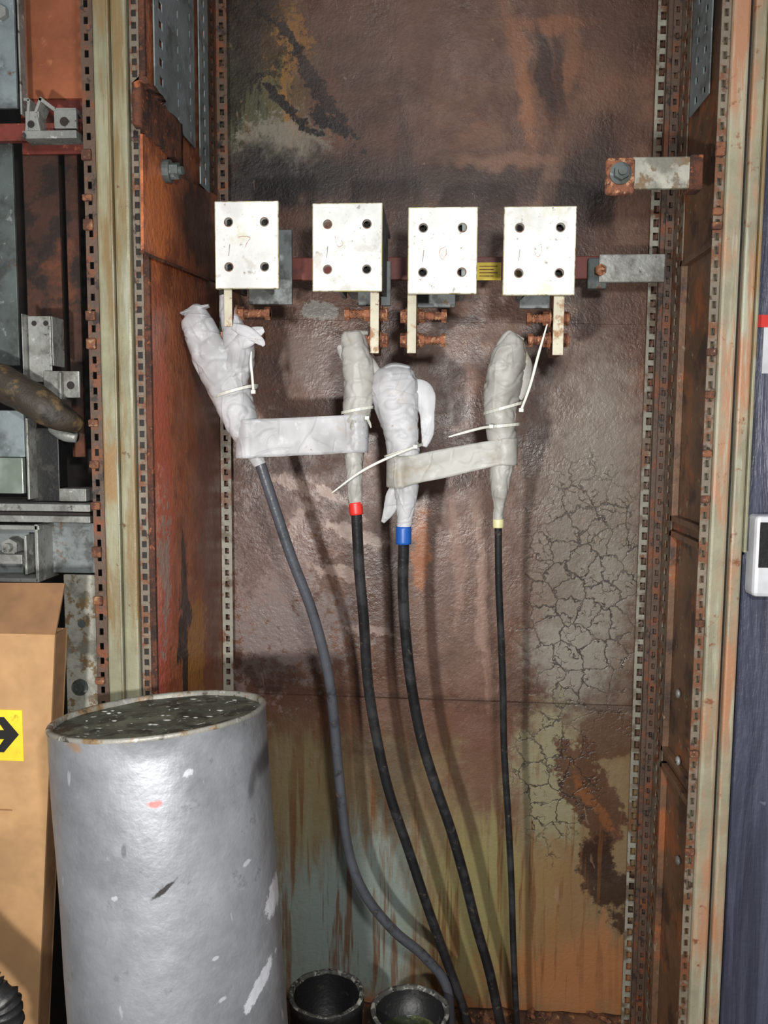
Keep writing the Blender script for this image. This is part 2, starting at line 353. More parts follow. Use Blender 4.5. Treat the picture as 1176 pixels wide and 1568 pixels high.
def wall_left_mat():
    m = PM('peeling_orange_paint', .42); m.setup(1, .07)
    m.col = m.mix(m.mr(m.n1, .35, .65), lin((130, 72, 48)), lin((170, 100, 64)))
    m.col = m.mix(m.mr(m.n3, .5, .72, 0., .8), m.col, lin((98, 58, 44)))
    m.col = m.mix(m.mr(m.n2, .58, .68, 0., .55), m.col, lin((186, 136, 108)))
    m.col = m.mix(m.mr(m.noise(22, 5, .75), .60, .66, 0., .6), m.col, lin((84, 52, 42)))
    def P(c, px, py, ry, rz, **k):
        p = WX(px, py, -.41); return m.patch(c, p.y, p.z, ry, rz, **k)
    P((186, 92, 68), 240, 800, .09, .28, soft=.35, k=1.5, nz=3, strength=.85)
    P((204, 104, 94), 232, 960, .07, .20, soft=.25, k=1.7, nz=2, strength=.85)
    P((206, 134, 108), 235, 860, .04, .12, soft=.15, k=2., nz=2, strength=.8)
    P((200, 116, 84), 222, 700, .03, .2, soft=.3, k=1.2, nz=3, strength=.8)
    P((104, 68, 58), 325, 700, .10, .4, soft=.5, k=.9, strength=.85)
    P((164, 112, 50), 300, 1000, .06, .09, soft=.15, k=1.6, nz=2)
    P((56, 40, 34), 285, 960, .02, .12, soft=.15, k=1.8, nz=3)
    P((190, 108, 62), 235, 320, .05, .08, soft=.3, k=1.2, nz=1)
    P((60, 38, 31), 300, 350, .1, .08, soft=.5, k=.9)
    P((150, 142, 130), 255, 880, .02, .1, soft=.1, k=1.8, nz=2, strength=.7)
    return m.finish(.5, 90, (.28, .5), .004, m.n1)
m_left = wall_left_mat()
m_right = weathered('brown_side_paint', (104, 78, 58), [L((146, 88, 54), 8, .58, .08), L((66, 50, 42), 12, .57, .08), L((134, 118, 94), 40, .66, .04)], rough=.55, bump=.5)

def drum_mat():
    m = PM('galvanised_gray_drum', .46, .5); m.setup(0)
    m.col = m.mix(m.mr(m.n1, .25, .75), lin((124, 126, 130)), lin((146, 148, 152)))
    m.col = m.mix(m.mr(m.noise(5, 3, .6), .4, .65, 0., .5), m.col, lin((156, 158, 163)))
    m.col = m.mix(m.mr(m.n2, .60, .72, 0., .4), m.col, lin((174, 176, 179)))
    m.col = m.mix(m.mr(m.noise(22, 6, .75), .60, .69, 0., .5), m.col, lin((98, 97, 97)))
    m.col = m.mix(m.mr(m.noise(46, 3, .6, 0, stretch=(1, 1, .4)), .70, .74, 0., .6), m.col, lin((190, 192, 196)))
    def P(c, px, py, rx, rz, ang=0, **k):
        p = W(px, py, -.74); return m.patch(c, p.x, p.z, rx/1477, rz/1477, ang, warp=False, **k)
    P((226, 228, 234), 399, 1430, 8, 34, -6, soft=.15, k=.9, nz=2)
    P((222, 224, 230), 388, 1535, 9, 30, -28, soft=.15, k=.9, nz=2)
    P((60, 58, 58), 262, 1346, 22, 4, 38, soft=.3, k=1., nz=2)
    P((176, 88, 80), 243, 1224, 10, 5, 0, soft=.4, k=1., nz=2, strength=.75)
    P((66, 66, 70), 382, 1218, 16, 24, 0, soft=.5, k=.5, strength=.85)
    P((84, 84, 86), 366, 1240, 4, 22, 0, soft=.5, k=.5, strength=.7)
    P((84, 84, 86), 200, 1290, 4, 10, 0, soft=.4, k=.8, strength=.6)
    for x, y, r in ((190, 1357, 5), (365, 1350, 5), (332, 1462, 4), (343, 1523, 6), (286, 1187, 8)):
        P((200, 202, 208), x, y, r, r*.7, 20, soft=.3, k=1.6, nz=2, strength=.75)
    P((158, 128, 100), 116, 1146, 14, 8, 0, soft=.4, k=1.2, nz=2, strength=.8)
    return m.finish(.3, 50, (.38, .56), .003, m.n1)
m_drum = drum_mat()
def lid_mat():
    m = MB('speckled_lid', .5)
    m.col = lin((68, 75, 64))
    m.layer((98, 102, 88), 20, .53, .1); m.layer((40, 44, 38), 30, .54, .06)
    m.layer((160, 164, 154), 90, .67, .02, detail=3); m.layer((196, 198, 186), 34, .68, .02, detail=4)
    return m.finish(.6, 120)
m_lid = lid_mat()
m_rimm = weathered('stained_drum_rim', (128, 126, 118), [L((120, 98, 70), 30, .57, .07), L((70, 66, 58), 60, .6, .06), L((176, 178, 176), 40, .62, .05)], rough=.5, metal=.2, bump=.4)
def panel_mat():
    m = MB('navy_woodgrain_panel', .42)
    g = m.noise(26, 5, .7, 1.2, stretch=(1, 1, .07))
    m.col = m.mix(m.mr(g, .35, .7), lin((54, 56, 70)), lin((80, 82, 100)))
    sc = m.mr(m.noise(20, 4, .6, 1.), .70, .73, 0., .4)
    m.col = m.mix(sc, m.col, lin((130, 132, 145)))
    return m.finish(.7, 40, None, .003, m.math('MULTIPLY', g, 3.))
m_panel = panel_mat()

# ------------------------------------------------------------------ room shell + cabinet shell
TOP = 2.30
box('floor', (-2.4, -2.8, -.06), (2.2, .3, -.0), m_conc, bev=0)
s1l, s1r = W(352, 488, 0), W(985, 497, 0)
s2l, s2r = W(352, 1058, 0), W(975, 1079, 0)
XL, XR = -.412, .405
def zat(a, b, x): return a.z+(b.z-a.z)*(x-a.x)/(b.x-a.x)
V = []; Fc = []
def row(zl, zr, y):
    i = len(V); n = 24
    for k in range(n+1):
        x = XL+(XR-XL)*k/n; V.append((x, y+.0012*mn.noise(Vector((x*6, zl*5, 1))), zl+(zr-zl)*k/n))
    return i
rows = []
def add(zl, zr, y): rows.append(row(zl, zr, y))
a1, b1 = zat(s1l, s1r, XL), zat(s1l, s1r, XR); a2, b2 = zat(s2l, s2r, XL), zat(s2l, s2r, XR)
for k in range(8): add(TOP+(a1-TOP)*k/8, TOP+(b1-TOP)*k/8, 0)
add(a1, b1, 0); add(a1-.001, b1-.001, -.004)
for k in range(1, 8): add(a1+(a2-a1)*k/8, b1+(b2-b1)*k/8, -.004)
add(a2, b2, -.004); add(a2-.001, b2-.001, -.010)
for k in range(1, 7): add(a2+(0-a2)*k/7, b2+(0-b2)*k/7, -.010)
add(0.0, 0.0, -.010)
for i in range(len(rows)-1):
    for k in range(24):
        Fc.append((rows[i]+k, rows[i+1]+k, rows[i+1]+k+1, rows[i]+k+1))
wb = mesh_obj('wall_back', V, Fc, m_back)
sm = wb.modifiers.new('thick', 'SOLIDIFY'); sm.thickness = .012; sm.offset = -1
box('wall_left', (-.422, -.405, 0), (-.412, .0, TOP), m_left)
box('wall_right', (.405, -.40, 0), (.415, .0, TOP), m_right)
box('ceiling', (-1.3, -.45, TOP), (.43, .02, TOP+.01), m_dark)
bm = bmesh.new(); n = 40
gv = [[bm.verts.new((XL+(XR-XL)*i/n, -.44+.43*j/n, .006+.010*max(0, mn.noise(Vector((i*.5, j*.5, 0))))+.02*max(0, (j/n-.88))*3)) for j in range(n+1)] for i in range(n+1)]
for i in range(n):
    for j in range(n): bm.faces.new((gv[i][j], gv[i+1][j], gv[i+1][j+1], gv[i][j+1]))
fp = bm_obj('cabinet_floor_pan', bm, m_floor, None, True)
sm = fp.modifiers.new('thick', 'SOLIDIFY'); sm.thickness = .004
bm = bmesh.new()
for k in range(60):
    c = Vector((random.uniform(.05, .38), random.uniform(-.12, -.02), random.uniform(.014, .02))); s = random.uniform(.003, .010)
    bmesh.ops.create_icosphere(bm, subdivisions=1, radius=s, matrix=Matrix.Translation(c) @ Matrix.Rotation(random.random()*3, 4, 'Z') @ Matrix.Diagonal((1.5, .8, .6, 1)))
bm_obj('rust_flake_debris', bm, m_clip)
box('wall_room', (-2.4, .06, 0), (2.2, .12, 2.9), m_room, bev=0)

# ------------------------------------------------------------------ left post
FY = -.42
lp = empty('cabinet_front_post')
box('main_face', (-.483, FY, 0), (-.461, FY+.05, TOP), m_post, lp, .003)
box('second_face', (-.4565, FY-.004, 0), (-.4345, FY+.045, TOP), m_post, lp, .004)
box('groove', (-.462, FY+.008, 0), (-.455, FY+.03, TOP), m_dark, lp, 0)
box('bead', (-.4605, FY-.008, 0), (-.4575, FY+.02, TOP), m_post, lp, .0012)
perf('slotted_flange_inner', (-.432, FY+.004, 0), (1, 0, 0), (0, 0, 1), .013, [(.003, .010)], TOP, .016, .009, m_slot, lp)
perf('slotted_flange_outer', (-.500, FY+.002, 0), (1, 0, 0), (0, 0, 1), .017, [(.005, .011)], TOP, .022, .010, m_slot_d, lp)
box('inner_web', (-.434, FY+.006, 0), (-.423, FY+.0145, TOP), m_dark, lp, 0)
box('inner_return', (-.4225, FY+.006, 0), (-.4115, FY+.0148, TOP), m_rust, lp, .001)
for i, z in enumerate([2.03, 1.91, 1.78, 1.54, 1.485, 1.445, 1.32, 1.28, 1.17, 1.11, 1.05, .98, .91, .79, .71]):
    o = box('rusty_clip_%d' % i, (-.502, FY-.005, z), (-.488, FY+.004, z+random.uniform(.008, .016)), m_clip, lp, .002)
# ------------------------------------------------------------------ right post
rp = empty('cabinet_front_post')
perf('slotted_flange', (.366, FY+.004, 0), (1, 0, 0), (0, 0, 1), .012, [(.003, .009)], TOP, .018, .010, m_slot, rp)
box('main_face', (.379, FY-.004, 0), (.402, FY+.045, TOP), m_post_r, rp, .004)
box('groove', (.401, FY+.010, 0), (.409, FY+.03, TOP), m_dark, rp, 0)
box('outer_face', (.408, FY-.002, 0), (.424, FY+.045, TOP), m_post_r, rp, .003)
box('outer_lip_upper', (.4245, FY-.006, W(1120, 845, FY).z), (.4285, FY+.01, TOP), m_post, rp, .001)
for i, y in enumerate([230, 240, 330, 352, 545, 610, 700, 770, 960, 1160, 1310]):
    p = W(1080, y, FY); box('rusty_clip_%d' % i, (.364, FY-.004, p.z), (.377, FY+.003, p.z+.010), m_clip, rp, .002)

# ------------------------------------------------------------------ rails
rl = empty('perforated_rail')
zm = W(350, 330, -.03).z
perf('corner_strip', (-.411, -.030, 0), (1, 0, 0), (0, 0, 1), .020, [(.006, .014)], zm, .0215, .011, m_slot_b, rl)
perf('corner_strip_upper', (-.411, -.030, zm), (1, 0, 0), (0, 0, 1), .020, [(.006, .014)], TOP-zm, .0215, .011, m_slot_d, rl)
perf('side_strip_dark', (-.4105, -.12, WX(320, 300, -.41).z), (0, 1, 0), (0, 0, 1), .075, [(.012, .028), (.045, .06)], .75, .021, .010, m_slot_d, rl)
zt = WX(260, 185, -.41).z
rg = empty('perforated_side_plate')
perf('zinc_plate', (-.408, -.385, zt), (0, 1, 0), (0, 0, 1), .20, [(.02, .036), (.105, .111), (.17, .176)], .6, .026, .012, m_blue_gray, rg)
perf('zinc_angle', (-.404, -.17, WX(310, 290, -.41).z), (0, 1, 0), (0, 0, 1), .055, [(.018, .032)], .8, .024, .012, m_blue_gray, rg)
rr = empty('perforated_rail')
perf('corner_strip', (.374, -.030, 0), (1, 0, 0), (0, 0, 1), .020, [(.005, .015)], TOP, .0235, .014, m_slot_b, rr)
perf('side_strip', (.403, -.14, 0), (0, 1, 0), (0, 0, 1), .055, [(.018, .034)], TOP, .024, .012, m_slot, rr)
box('flange', (.385, -.062, 0), (.404, -.050, TOP), m_slot_d, rr)
perf('inner_strip', (.390, -.075, 0), (1, 0, 0), (0, 0, 1), .014, [(.004, .010)], TOP, .0215, .010, m_slot_d, rr)
ru = empty('perforated_side_plate')
perf('zinc_plate', (.400, -.26, WX(1040, 200, .40).z), (0, 1, 0), (0, 0, 1), .10, [(.02, .032), (.06, .072)], .6, .03, .011, m_blue_gray, ru)
sf = empty('side_panel_frame')
def side_frame(y0, y1, z0, z1, w=.010):
    for a, b, c, d in ((y0, y0+w, z0, z1), (y1-w, y1, z0, z1), (y0, y1, z0, z0+w), (y0, y1, z1-w, z1)):
        box('bar', (.394, a, c), (.4048, b, d), m_right, sf, .001)
z_ = [WX(1050, y, .4).z for y in (398, 805, 820, 1195, 1215)]+[.002]
side_frame(-.33, -.16, z_[1], z_[0]); side_frame(-.33, -.16, z_[3], z_[2]); side_frame(-.33, -.16, z_[5], z_[4])
box('rust_sheet', (.401, -.37, WX(1060, 400, .4).z), (.4045, -.31, WX(1060, 200, .4).z), m_rust, sf)
for y in (1165, 1318, 1062):
    p = WX(1038, y, .398); bm = bmesh.new(); bmesh.ops.create_icosphere(bm, subdivisions=2, radius=.008, matrix=Matrix.Translation(p) @ Matrix.Diagonal((.5, 1, 1, 1)))
    bm_obj('rivet', bm, m_alu, sf, True)

lb = empty('rusty_bracket')
bm = bmesh.new()
pl = [(214, 205), (252, 212), (252, 262), (330, 300), (330, 432), (272, 408), (216, 385)]
vs = [bm.verts.new(WX(x, y, -.4085)) for x, y in pl]; f = bm.faces.new(vs)
r = bmesh.ops.extrude_face_region(bm, geom=[f])
for v in [g for g in r['geom'] if isinstance(g, bmesh.types.BMVert)]: v.co.x += .004
bm_obj('torn_sheet', bm, m_left, lb)
za, zb = WX(276, 255, -.40).z, WX(276, 188, -.40).z
y0, y1 = WX(212, 200, -.40).y, WX(278, 200, -.40).y
bm = bmesh.new(); nx, nz = 14, 10; G = []
for i in range(nx+1):
    col = []
    for j in range(nz+1):
        jy = .004*mn.noise(Vector((i*.9, j*.9, 3))); jz = .006*mn.noise(Vector((i*.8, j*.8, 9)))
        topcut = -.012*(1-i/nx) if j == nz else 0
        col.append(bm.verts.new((-.398+.004*mn.noise(Vector((i, j, 5))), y0+(y1-y0)*i/nx+jy, za+(zb-za)*j/nz+jz+topcut)))
    G.append(col)
for i in range(nx):
    for j in range(nz): bm.faces.new((G[i][j], G[i+1][j], G[i+1][j+1], G[i][j+1]))
o = bm_obj('crusty_angle', bm, m_rust, lb, True); sm = o.modifiers.new('t', 'SOLIDIFY'); sm.thickness = .010
bm = bmesh.new(); c = WX(262, 262, -.395)
cyl_bm(bm, c, c+Vector((.012, 0, 0)), .012, 6); cyl_bm(bm, c, c+Vector((.018, -.003, 0)), .006, 12); cyl_bm(bm, c-Vector((.012, 0, 0)), c, .016, 20)
bm_obj('bolt', bm, m_bay_gray, lb)
tube('sheet_edge', [tuple(WX(x, y, -.404))+(.002,) for x, y in ((216, 385), (245, 398), (272, 408), (330, 432))], m_rust, lb, 8, 4)

# ------------------------------------------------------------------ busbar & right brackets
bb = empty('horizontal_busbar')
BY = -.13
p1 = W(905, 428, BY); zc = (W(600, 411, BY).z)
box('red_bar', (-.30, BY, zc-.019), (p1.x+.02, BY+.010, zc+.019), m_busbar, bb, .0015)
pbox('warning_label', 729, 402, 767, 429, BY-.0012, .001, m_label, bb, 0)
for k in range(4):
    pbox('label_text_%d' % k, 734, 407+k*5, 762-(k % 2)*6, 408.2+k*5, BY-.0017, .0004, m_bolt, bb, 0)
pbox('clamp_plate', 901, 394, 930, 442, BY-.012, .02, m_bay_gray, bb, .003)
pbox('support_strap', 918, 389, 1018, 432, BY-.018, .008, m_alu, bb, .002)
bm = bmesh.new(); c = W(918, 415, BY-.012); cyl_bm(bm, c, c+Vector((0, -.012, 0)), .010, 6); bm_obj('bolt', bm, m_bolt, bb)
ub = empty('support_strap')
m_strap = weathered('flaking_strap', (156, 154, 142), [L((112, 92, 66), 45, .56, .04), L((110, 108, 98), 20, .55, .08)], rough=.55, bump=.5)
pbox('strap_bar', 968, 240, 1072, 288, -.385, .008, m_strap, ub, .002)
pbox('rusty_washer_plate', 929, 240, 972, 297, -.39, .012, m_bolt, ub, .005)
bm = bmesh.new(); c = W(950, 266, -.39); cyl_bm(bm, c, c+Vector((0, -.003, 0)), .015, 24); cyl_bm(bm, c, c+Vector((0, -.012, 0)), .011, 6); cyl_bm(bm, c, c+Vector((0, -.018, 0)), .006, 16)
bm_obj('bolt', bm, m_bay_gray, ub)
pbox('weld_tab', 1058, 236, 1076, 290, -.388, .03, m_rust, ub, .002)

# ------------------------------------------------------------------ terminal blocks
BF = -.34
def terminal_block(x0, y0, x1, y1, plate, hang, bolts, scr, ins=(.02, .03), bk=-.20):
    e = empty('terminal_block')
    a = W(x0, y0, BF); b = W(x1, y1, BF)
    X0, X1, Z0, Z1 = a.x, b.x, b.z, a.z; th = .007
    bm = bmesh.new(); box_bm(bm, (X0, BF, Z0), (X1, BF+th, Z1), .0015)
    fo = bm_obj('front_plate', bm, m_cream, e)
    bm = bmesh.new()
    for i, fx in enumerate((.22, .78)):
        for fz in (.25, .76):
            hx = X0+(X1-X0)*fx; hz = Z0+(Z1-Z0)*fz
            cyl_bm(bm, (hx, BF-.01, hz), (hx, BF+.02, hz), .0058, 24)
    cut = bm_obj('cut', bm, m_cream)
    md = fo.modifiers.new('b', 'BOOLEAN'); md.object = cut; md.operation = 'DIFFERENCE'; md.solver = 'EXACT'
    dg = bpy.context.evaluated_depsgraph_get(); me = bpy.data.meshes.new_from_object(fo.evaluated_get(dg))
    fo.modifiers.clear(); fo.data = me; bpy.data.objects.remove(cut)
    me.materials.append(m_edge)
    for pg in me.polygons:
        c = pg.center
        if c.x < X0+.0016 or c.x > X1-.0016 or c.z < Z0+.0016 or c.z > Z1-.0016: pg.material_index = 1
    XA, XB = X0+ins[0], X1-ins[1]
    bm = bmesh.new()
    box_bm(bm, (XA, BF+th, Z1-th), (XB, BY-.001, Z1), .001)
    box_bm(bm, (XA, BF+th, Z0+.01), (XA+th, bk, Z1-th), .001)
    box_bm(bm, (XB-th, BF+th, Z0+.01), (XB, bk, Z1-th), .001)
    box_bm(bm, (XA+th, bk-.02, Z0+.02), (XB-th, BY-.001, Z0+.05), .001)
    bm_obj('channel_body', bm, m_plate, e)
    box('inner_back', (XA+th, BF+.03, Z0+.012), (XB-th, BF+.036, Z1-th), m_dark, e, 0)
    bm = bmesh.new()
    for fx in (.22, .78):
        for fz in (.25, .76):
            hx = X0+(X1-X0)*fx; hz = Z0+(Z1-Z0)*fz; n = 24
            o = [bm.verts.new((hx+.0070*math.cos(2*math.pi*i/n), BF-.0002, hz+.0070*math.sin(2*math.pi*i/n))) for i in range(n)]
            q = [bm.verts.new((hx+.0056*math.cos(2*math.pi*i/n), BF-.0006, hz+.0056*math.sin(2*math.pi*i/n))) for i in range(n)]
            for i in range(n): bm.faces.new((o[i], o[(i+1) % n], q[(i+1) % n], q[i]))
    bm_obj('hole_rims', bm, m_slot, e)
    px0, py0, px1, py1 = plate
    pbox('rear_plate', px0, py0, px1, py1, -.22, .008, m_plate, e, .001)
    hx0, hy0, hx1, hy1 = hang
    p = W(hx0, hy0, BF+.02); q = W(hx1, hy1, BF+.02)
    bm = bmesh.new(); box_bm(bm, (p.x+.002, BF+.021, p.z+.01), (q.x-.001, BF+.085, q.z+.001), .0012)
    bm_obj('connection_plate', bm, m_clip, e)
    box('plate_edge', (p.x, BF+.018, p.z+.012), (q.x, BF+.0215, q.z), m_hang, e, .001)
    for (u0, u1, v) in bolts:
        s = W(u0, v, BF+.05); t = W(u1, v, BF+.05); z = (s.z+t.z)/2
        s.z = t.z = z; bm = bmesh.new(); r = .0060
        cyl_bm(bm, s, t, r, 14)
        d = (t-s).normalized(); Ln = (t-s).length
        nn = 14
        for i in range(nn):
            c0 = s+d*(Ln*(i+.2)/nn); cyl_bm(bm, c0, c0+d*(Ln/nn*.45), r*1.16, 12)
        pc = Vector(((p.x+q.x)/2, BF+.05, z)); hw = (q.x-p.x)/2
        for sg in (-1, 1):
            c0 = pc+Vector((sg*(hw+.0005), 0, 0)); c1 = c0+Vector((sg*.0025, 0, 0)); c2 = c0+Vector((sg*.011, 0, 0))
            cyl_bm(bm, c0, c1, .0135, 20); cyl_bm(bm, c1, c2, .0105, 6)
        s2 = s if (s-pc).length > (t-pc).length else t
        dd = (pc-s2).normalized(); cyl_bm(bm, s2, s2+dd*.008, .0100, 6)
        bm_obj('rusty_bolt', bm, m_bolt, e)
    cx, cy, kind = scr
    if kind == 'L': pts = [(-7, -8), (-5, 3), (-1, 8), (5, 4), (3, -2)]
    elif kind == '7': pts = [(-9, -7), (0, -8), (9, -6), (4, 2), (1, 10)]
    else: pts = [(5, -10), (-4, -6), (-5, 3), (0, 9), (5, 2), (5, -7)]
    tube('marker_mark', [tuple(W(cx+a, cy+b, BF-.0001))+(.0004,) for a, b in pts], m_redpen, e, 6, 4)
    tube('pencil_mark', [tuple(W(x0+24, y0+66, BF))+(.0003,), tuple(W(x0+22, y0+84, BF))+(.0003,)], m_slot, e, 6, 2)
    return e
terminal_block(328, 308, 427, 442, (380, 352, 447, 466), (343, 440, 356, 500), [(340, 414, 480), (345, 405, 515)], (374, 370, '7'), (.01, .03))
terminal_block(478, 311, 585, 446, (548, 400, 598, 468), (567, 446, 580, 541), [(528, 594, 481), (530, 594, 521)], (520, 370, 'L'), (.03, .0))
terminal_block(625, 317, 730, 450, (640, 400, 697, 471), (624, 450, 637, 541), [(618, 684, 484), (620, 682, 521)], (678, 388, 'O'), (.0, .016))
terminal_block(772, 316, 880, 452, (797, 400, 856, 472), (848, 452, 862, 544), [(806, 872, 488), (808, 872, 521)], (824, 384, 'O'), (.03, .003))

# ------------------------------------------------------------------ cables with taped ends
CY0 = -.295
def wrinkle(seed, amp=.08):
    def fn(p, a, t, d):
        ca, sa = math.cos(a), math.sin(a)
        v = Vector((ca*1.2, sa*1.2, p.z*22+seed*7.3))
        k = 1+amp*mn.noise(v)
        v2 = Vector((ca*.8+p.z*10, sa*.8-p.z*8, p.z*34+seed*3.1))
        rd = 1-min(1, abs(mn.noise(v2))*6.); k -= .09*rd*rd
        k += .07*(((p.z*36+a/6.283+seed) % 1.0)-.5)*(.6+.5*mn.noise(v))   # spiral lap edges of the winding
        return k
    return fn
def TP(px, py, r, Y=CY0): return tuple(W(px, py, Y))+(r/980.0,)
def cable(pts, rad, mat, ytop=CY0, ybot=-.15):
    out = []
    for i, (x, y) in enumerate(pts):
        Y = ytop+(ybot-ytop)*max(0, (y-700)/870)
        out.append(tuple(W(x, y, Y))+(rad,))
    l = out[-1]
    out.append((l[0]+.01, l[1]+.02, .03, rad)); out.append((l[0]+.03, l[1]+.04, .024, rad))
    return out
e1 = empty('power_cable')
tube('sheath', cable([(388, 680), (399, 712), (415, 760), (445, 850), (479, 940), (502, 1030), (512, 1110), (520, 1200), (533, 1300), (558, 1368), (603, 1425), (650, 1465), (685, 1515)], .0088, m_cable_g, ybot=-.17), m_cable_g, e1, 14, 8)
tube('tape_wrap', [TP(290, 474, 12), TP(297, 482, 20), TP(304, 500, 26), TP(322, 540, 30), TP(345, 582, 34), TP(362, 625, 29), TP(378, 665, 23), TP(392, 698, 13), TP(398, 712, 10)], m_tape, e1, 64, 18, wrinkle(1), flat=(1, .8))
tube('open_tape_lip', [TP(278, 480, 5), TP(298, 474, 8), TP(320, 468, 4)], m_tape, e1, 24, 8, wrinkle(11, .3), flat=(.6, 1.6))
tube('tape_branch', [TP(347, 452, 10), TP(350, 480, 14), TP(360, 512, 19), TP(366, 545, 24), TP(354, 585, 24)], m_tape, e1, 56, 16, wrinkle(2, .16))
tube('tape_knot', [TP(352, 524, 8, CY0-.01), TP(372, 520, 15, CY0-.015), TP(390, 510, 11, CY0-.015), TP(404, 504, 4, CY0-.015)], m_tape, e1, 40, 12, wrinkle(3, .35), flat=(1, .6))
tube('tape_fold', [TP(356, 500, 5, CY0-.02), TP(376, 508, 9, CY0-.022), TP(398, 522, 6, CY0-.02), TP(404, 530, 2, CY0-.02)], m_tape, e1, 30, 10, wrinkle(14, .3), flat=(1, .4))
e2 = empty('power_cable')
tube('sheath', cable([(543, 740), (546, 790), (550, 870), (557, 950), (563, 1040), (575, 1120), (595, 1210), (625, 1300), (655, 1390), (680, 1460), (705, 1530), (718, 1575)], .0088, m_cable), m_cable, e2, 14, 8)
tube('tape_wrap', [TP(540, 508, 12), TP(541, 516, 19), TP(548, 558, 24), TP(549, 600, 24), TP(546, 635, 21), TP(543, 680, 16), TP(543, 725, 13), TP(544, 772, 10.5)], m_tape2, e2, 64, 18, wrinkle(4))
tube('tape_ear', [TP(518, 530, 4), TP(533, 545, 12), TP(560, 560, 15), TP(582, 574, 5)], m_tape2, e2, 32, 10, wrinkle(5, .25), flat=(1, .7))
tube('tape_flap_top', [TP(524, 522, 5), TP(540, 513, 9), TP(564, 510, 5)], m_tape2, e2, 24, 8, wrinkle(15, .25), flat=(.7, 1.4))
tube('red_phase_band', [TP(544, 769, 10.5), TP(545, 778, 10.8), TP(546, 788, 10.5)], m_red_t, e2, 20, 3)
e3 = empty('power_cable')
tube('sheath', cable([(618, 800), (618, 840), (617, 900), (621, 970), (630, 1050), (645, 1130), (666, 1200), (690, 1270), (710, 1340), (730, 1420), (750, 1490), (768, 1575)], .0090, m_cable), m_cable, e3, 14, 8)
tube('tape_wrap', [TP(604, 562, 18), TP(604, 570, 29), TP(604, 596, 36), TP(609, 630, 32), TP(615, 670, 26), TP(619, 710, 24), TP(622, 750, 19), TP(620, 785, 13), TP(618, 808, 11)], m_tape, e3, 64, 18, wrinkle(6), flat=(1, .8))
tube('tape_flap_top', [TP(574, 576, 5), TP(600, 562, 9), TP(628, 564, 6)], m_tape, e3, 24, 8, wrinkle(16, .25), flat=(.7, 1.8))
tube('tape_ear', [TP(628, 590, 10), TP(648, 601, 16), TP(654, 635, 12), TP(655, 662, 10), TP(650, 684, 4)], m_tape, e3, 32, 10, wrinkle(7, .14), flat=(1, .35))
tube('tape_tail', [TP(612, 730, 8), TP(602, 760, 11), TP(596, 782, 9), TP(586, 800, 3)], m_tape, e3, 24, 8, wrinkle(8, .2), flat=(1, .3))
tube('blue_phase_band', [TP(618, 806, 12), TP(618, 820, 12.2), TP(618, 833, 12)], m_blue_t, e3, 20, 3)
e4 = empty('power_cable')
tube('sheath', cable([(763, 785), (763, 820), (764, 900), (767, 970), (770, 1050), (772, 1150), (778, 1250), (783, 1350), (786, 1450), (792, 1575)], .0058, m_cable), m_cable, e4, 12, 8)
tube('tape_wrap', [TP(790, 512, 10), TP(786, 520, 18), TP(778, 550, 27), TP(770, 590, 27), TP(766, 630, 24), TP(769, 680, 22), TP(767, 725, 17), TP(765, 755, 13), TP(764, 772, 9), TP(763, 796, 8)], m_tape2, e4, 64, 18, wrinkle(9))
tube('tape_ear', [TP(796, 530, 6), TP(802, 560, 12), TP(804, 590, 8), TP(796, 612, 3)], m_tape2, e4, 24, 8, wrinkle(12, .2), flat=(1, .4))
tube('tape_flap_top', [TP(762, 530, 5), TP(780, 516, 9), TP(802, 520, 4)], m_tape2, e4, 24, 8, wrinkle(17, .25), flat=(.7, 1.4))
tube('cream_phase_band', [TP(763, 795, 8.3), TP(763, 801, 8.5), TP(763, 808, 8.3)], m_yel_t, e4, 20, 3)

def band(name, A, rA, B, rB, hA, hB, mat, seed, parent):
    V = []; Fc = []; rowsn = 13; path = []
    A = Vector(A); B = Vector(B); n = 40
    for i in range(n+1):
        t = i/n; pinch = math.sin(math.pi*t)**.6
        r = rA+(rB-rA)*t; path.append((A.lerp(B, t)+Vector((0, -r*(1-.55*pinch), 0)), t, pinch))
    for i in range(1, 10):
        a = -math.pi/2+math.pi*i/10; path.append((B+Vector((math.cos(a)*rB, math.sin(a)*rB, 0)), 1, 0))
    for i in range(n+1):
        t = 1-i/n; pinch = math.sin(math.pi*t)**.6
        r = rA+(rB-rA)*t; path.append((A.lerp(B, t)+Vector((0, r*(1-.8*pinch), 0)), t, pinch))
    for i in range(1, 10):
        a = math.pi/2+math.pi*i/10; path.append((A+Vector((math.cos(a)*rA, math.sin(a)*rA, 0)), 0, 0))
    m = len(path)
    for (p, t, pn) in path:
        h = hA+(hB-hA)*t
        for k in range(rowsn):
            s = -1+2*k/(rowsn-1)
            w = .0012*mn.noise(Vector((p.x*20, s*1.0, seed)))
            rd = 1-min(1, abs(mn.noise(Vector((p.x*22+s*1.2, s*1.3-p.x*10, seed+4))))*6); w += .0013*rd*rd*(1-.5*pn)
            V.append(p+Vector((0, w*1.4-.001*abs(s), s*h+.002*mn.noise(Vector((p.x*20, seed, s))))))
    for i in range(m):
        for k in range(rowsn-1):
            j = (i+1) % m; Fc.append((i*rowsn+k, j*rowsn+k, j*rowsn+k+1, i*rowsn+k+1))
    o = mesh_obj(name, V, Fc, mat, parent, True)
    md = o.modifiers.new('t', 'SOLIDIFY'); md.thickness = .0008
    return o
band('tape_strip', W(384, 672, CY0), .024, W(544, 664, CY0), .021, .030, .029, m_tape, 1., e1)
band('tape_strip', W(617, 722, CY0), .026, W(768, 691, CY0), .025, .024, .020, m_tape2, 2., e3)

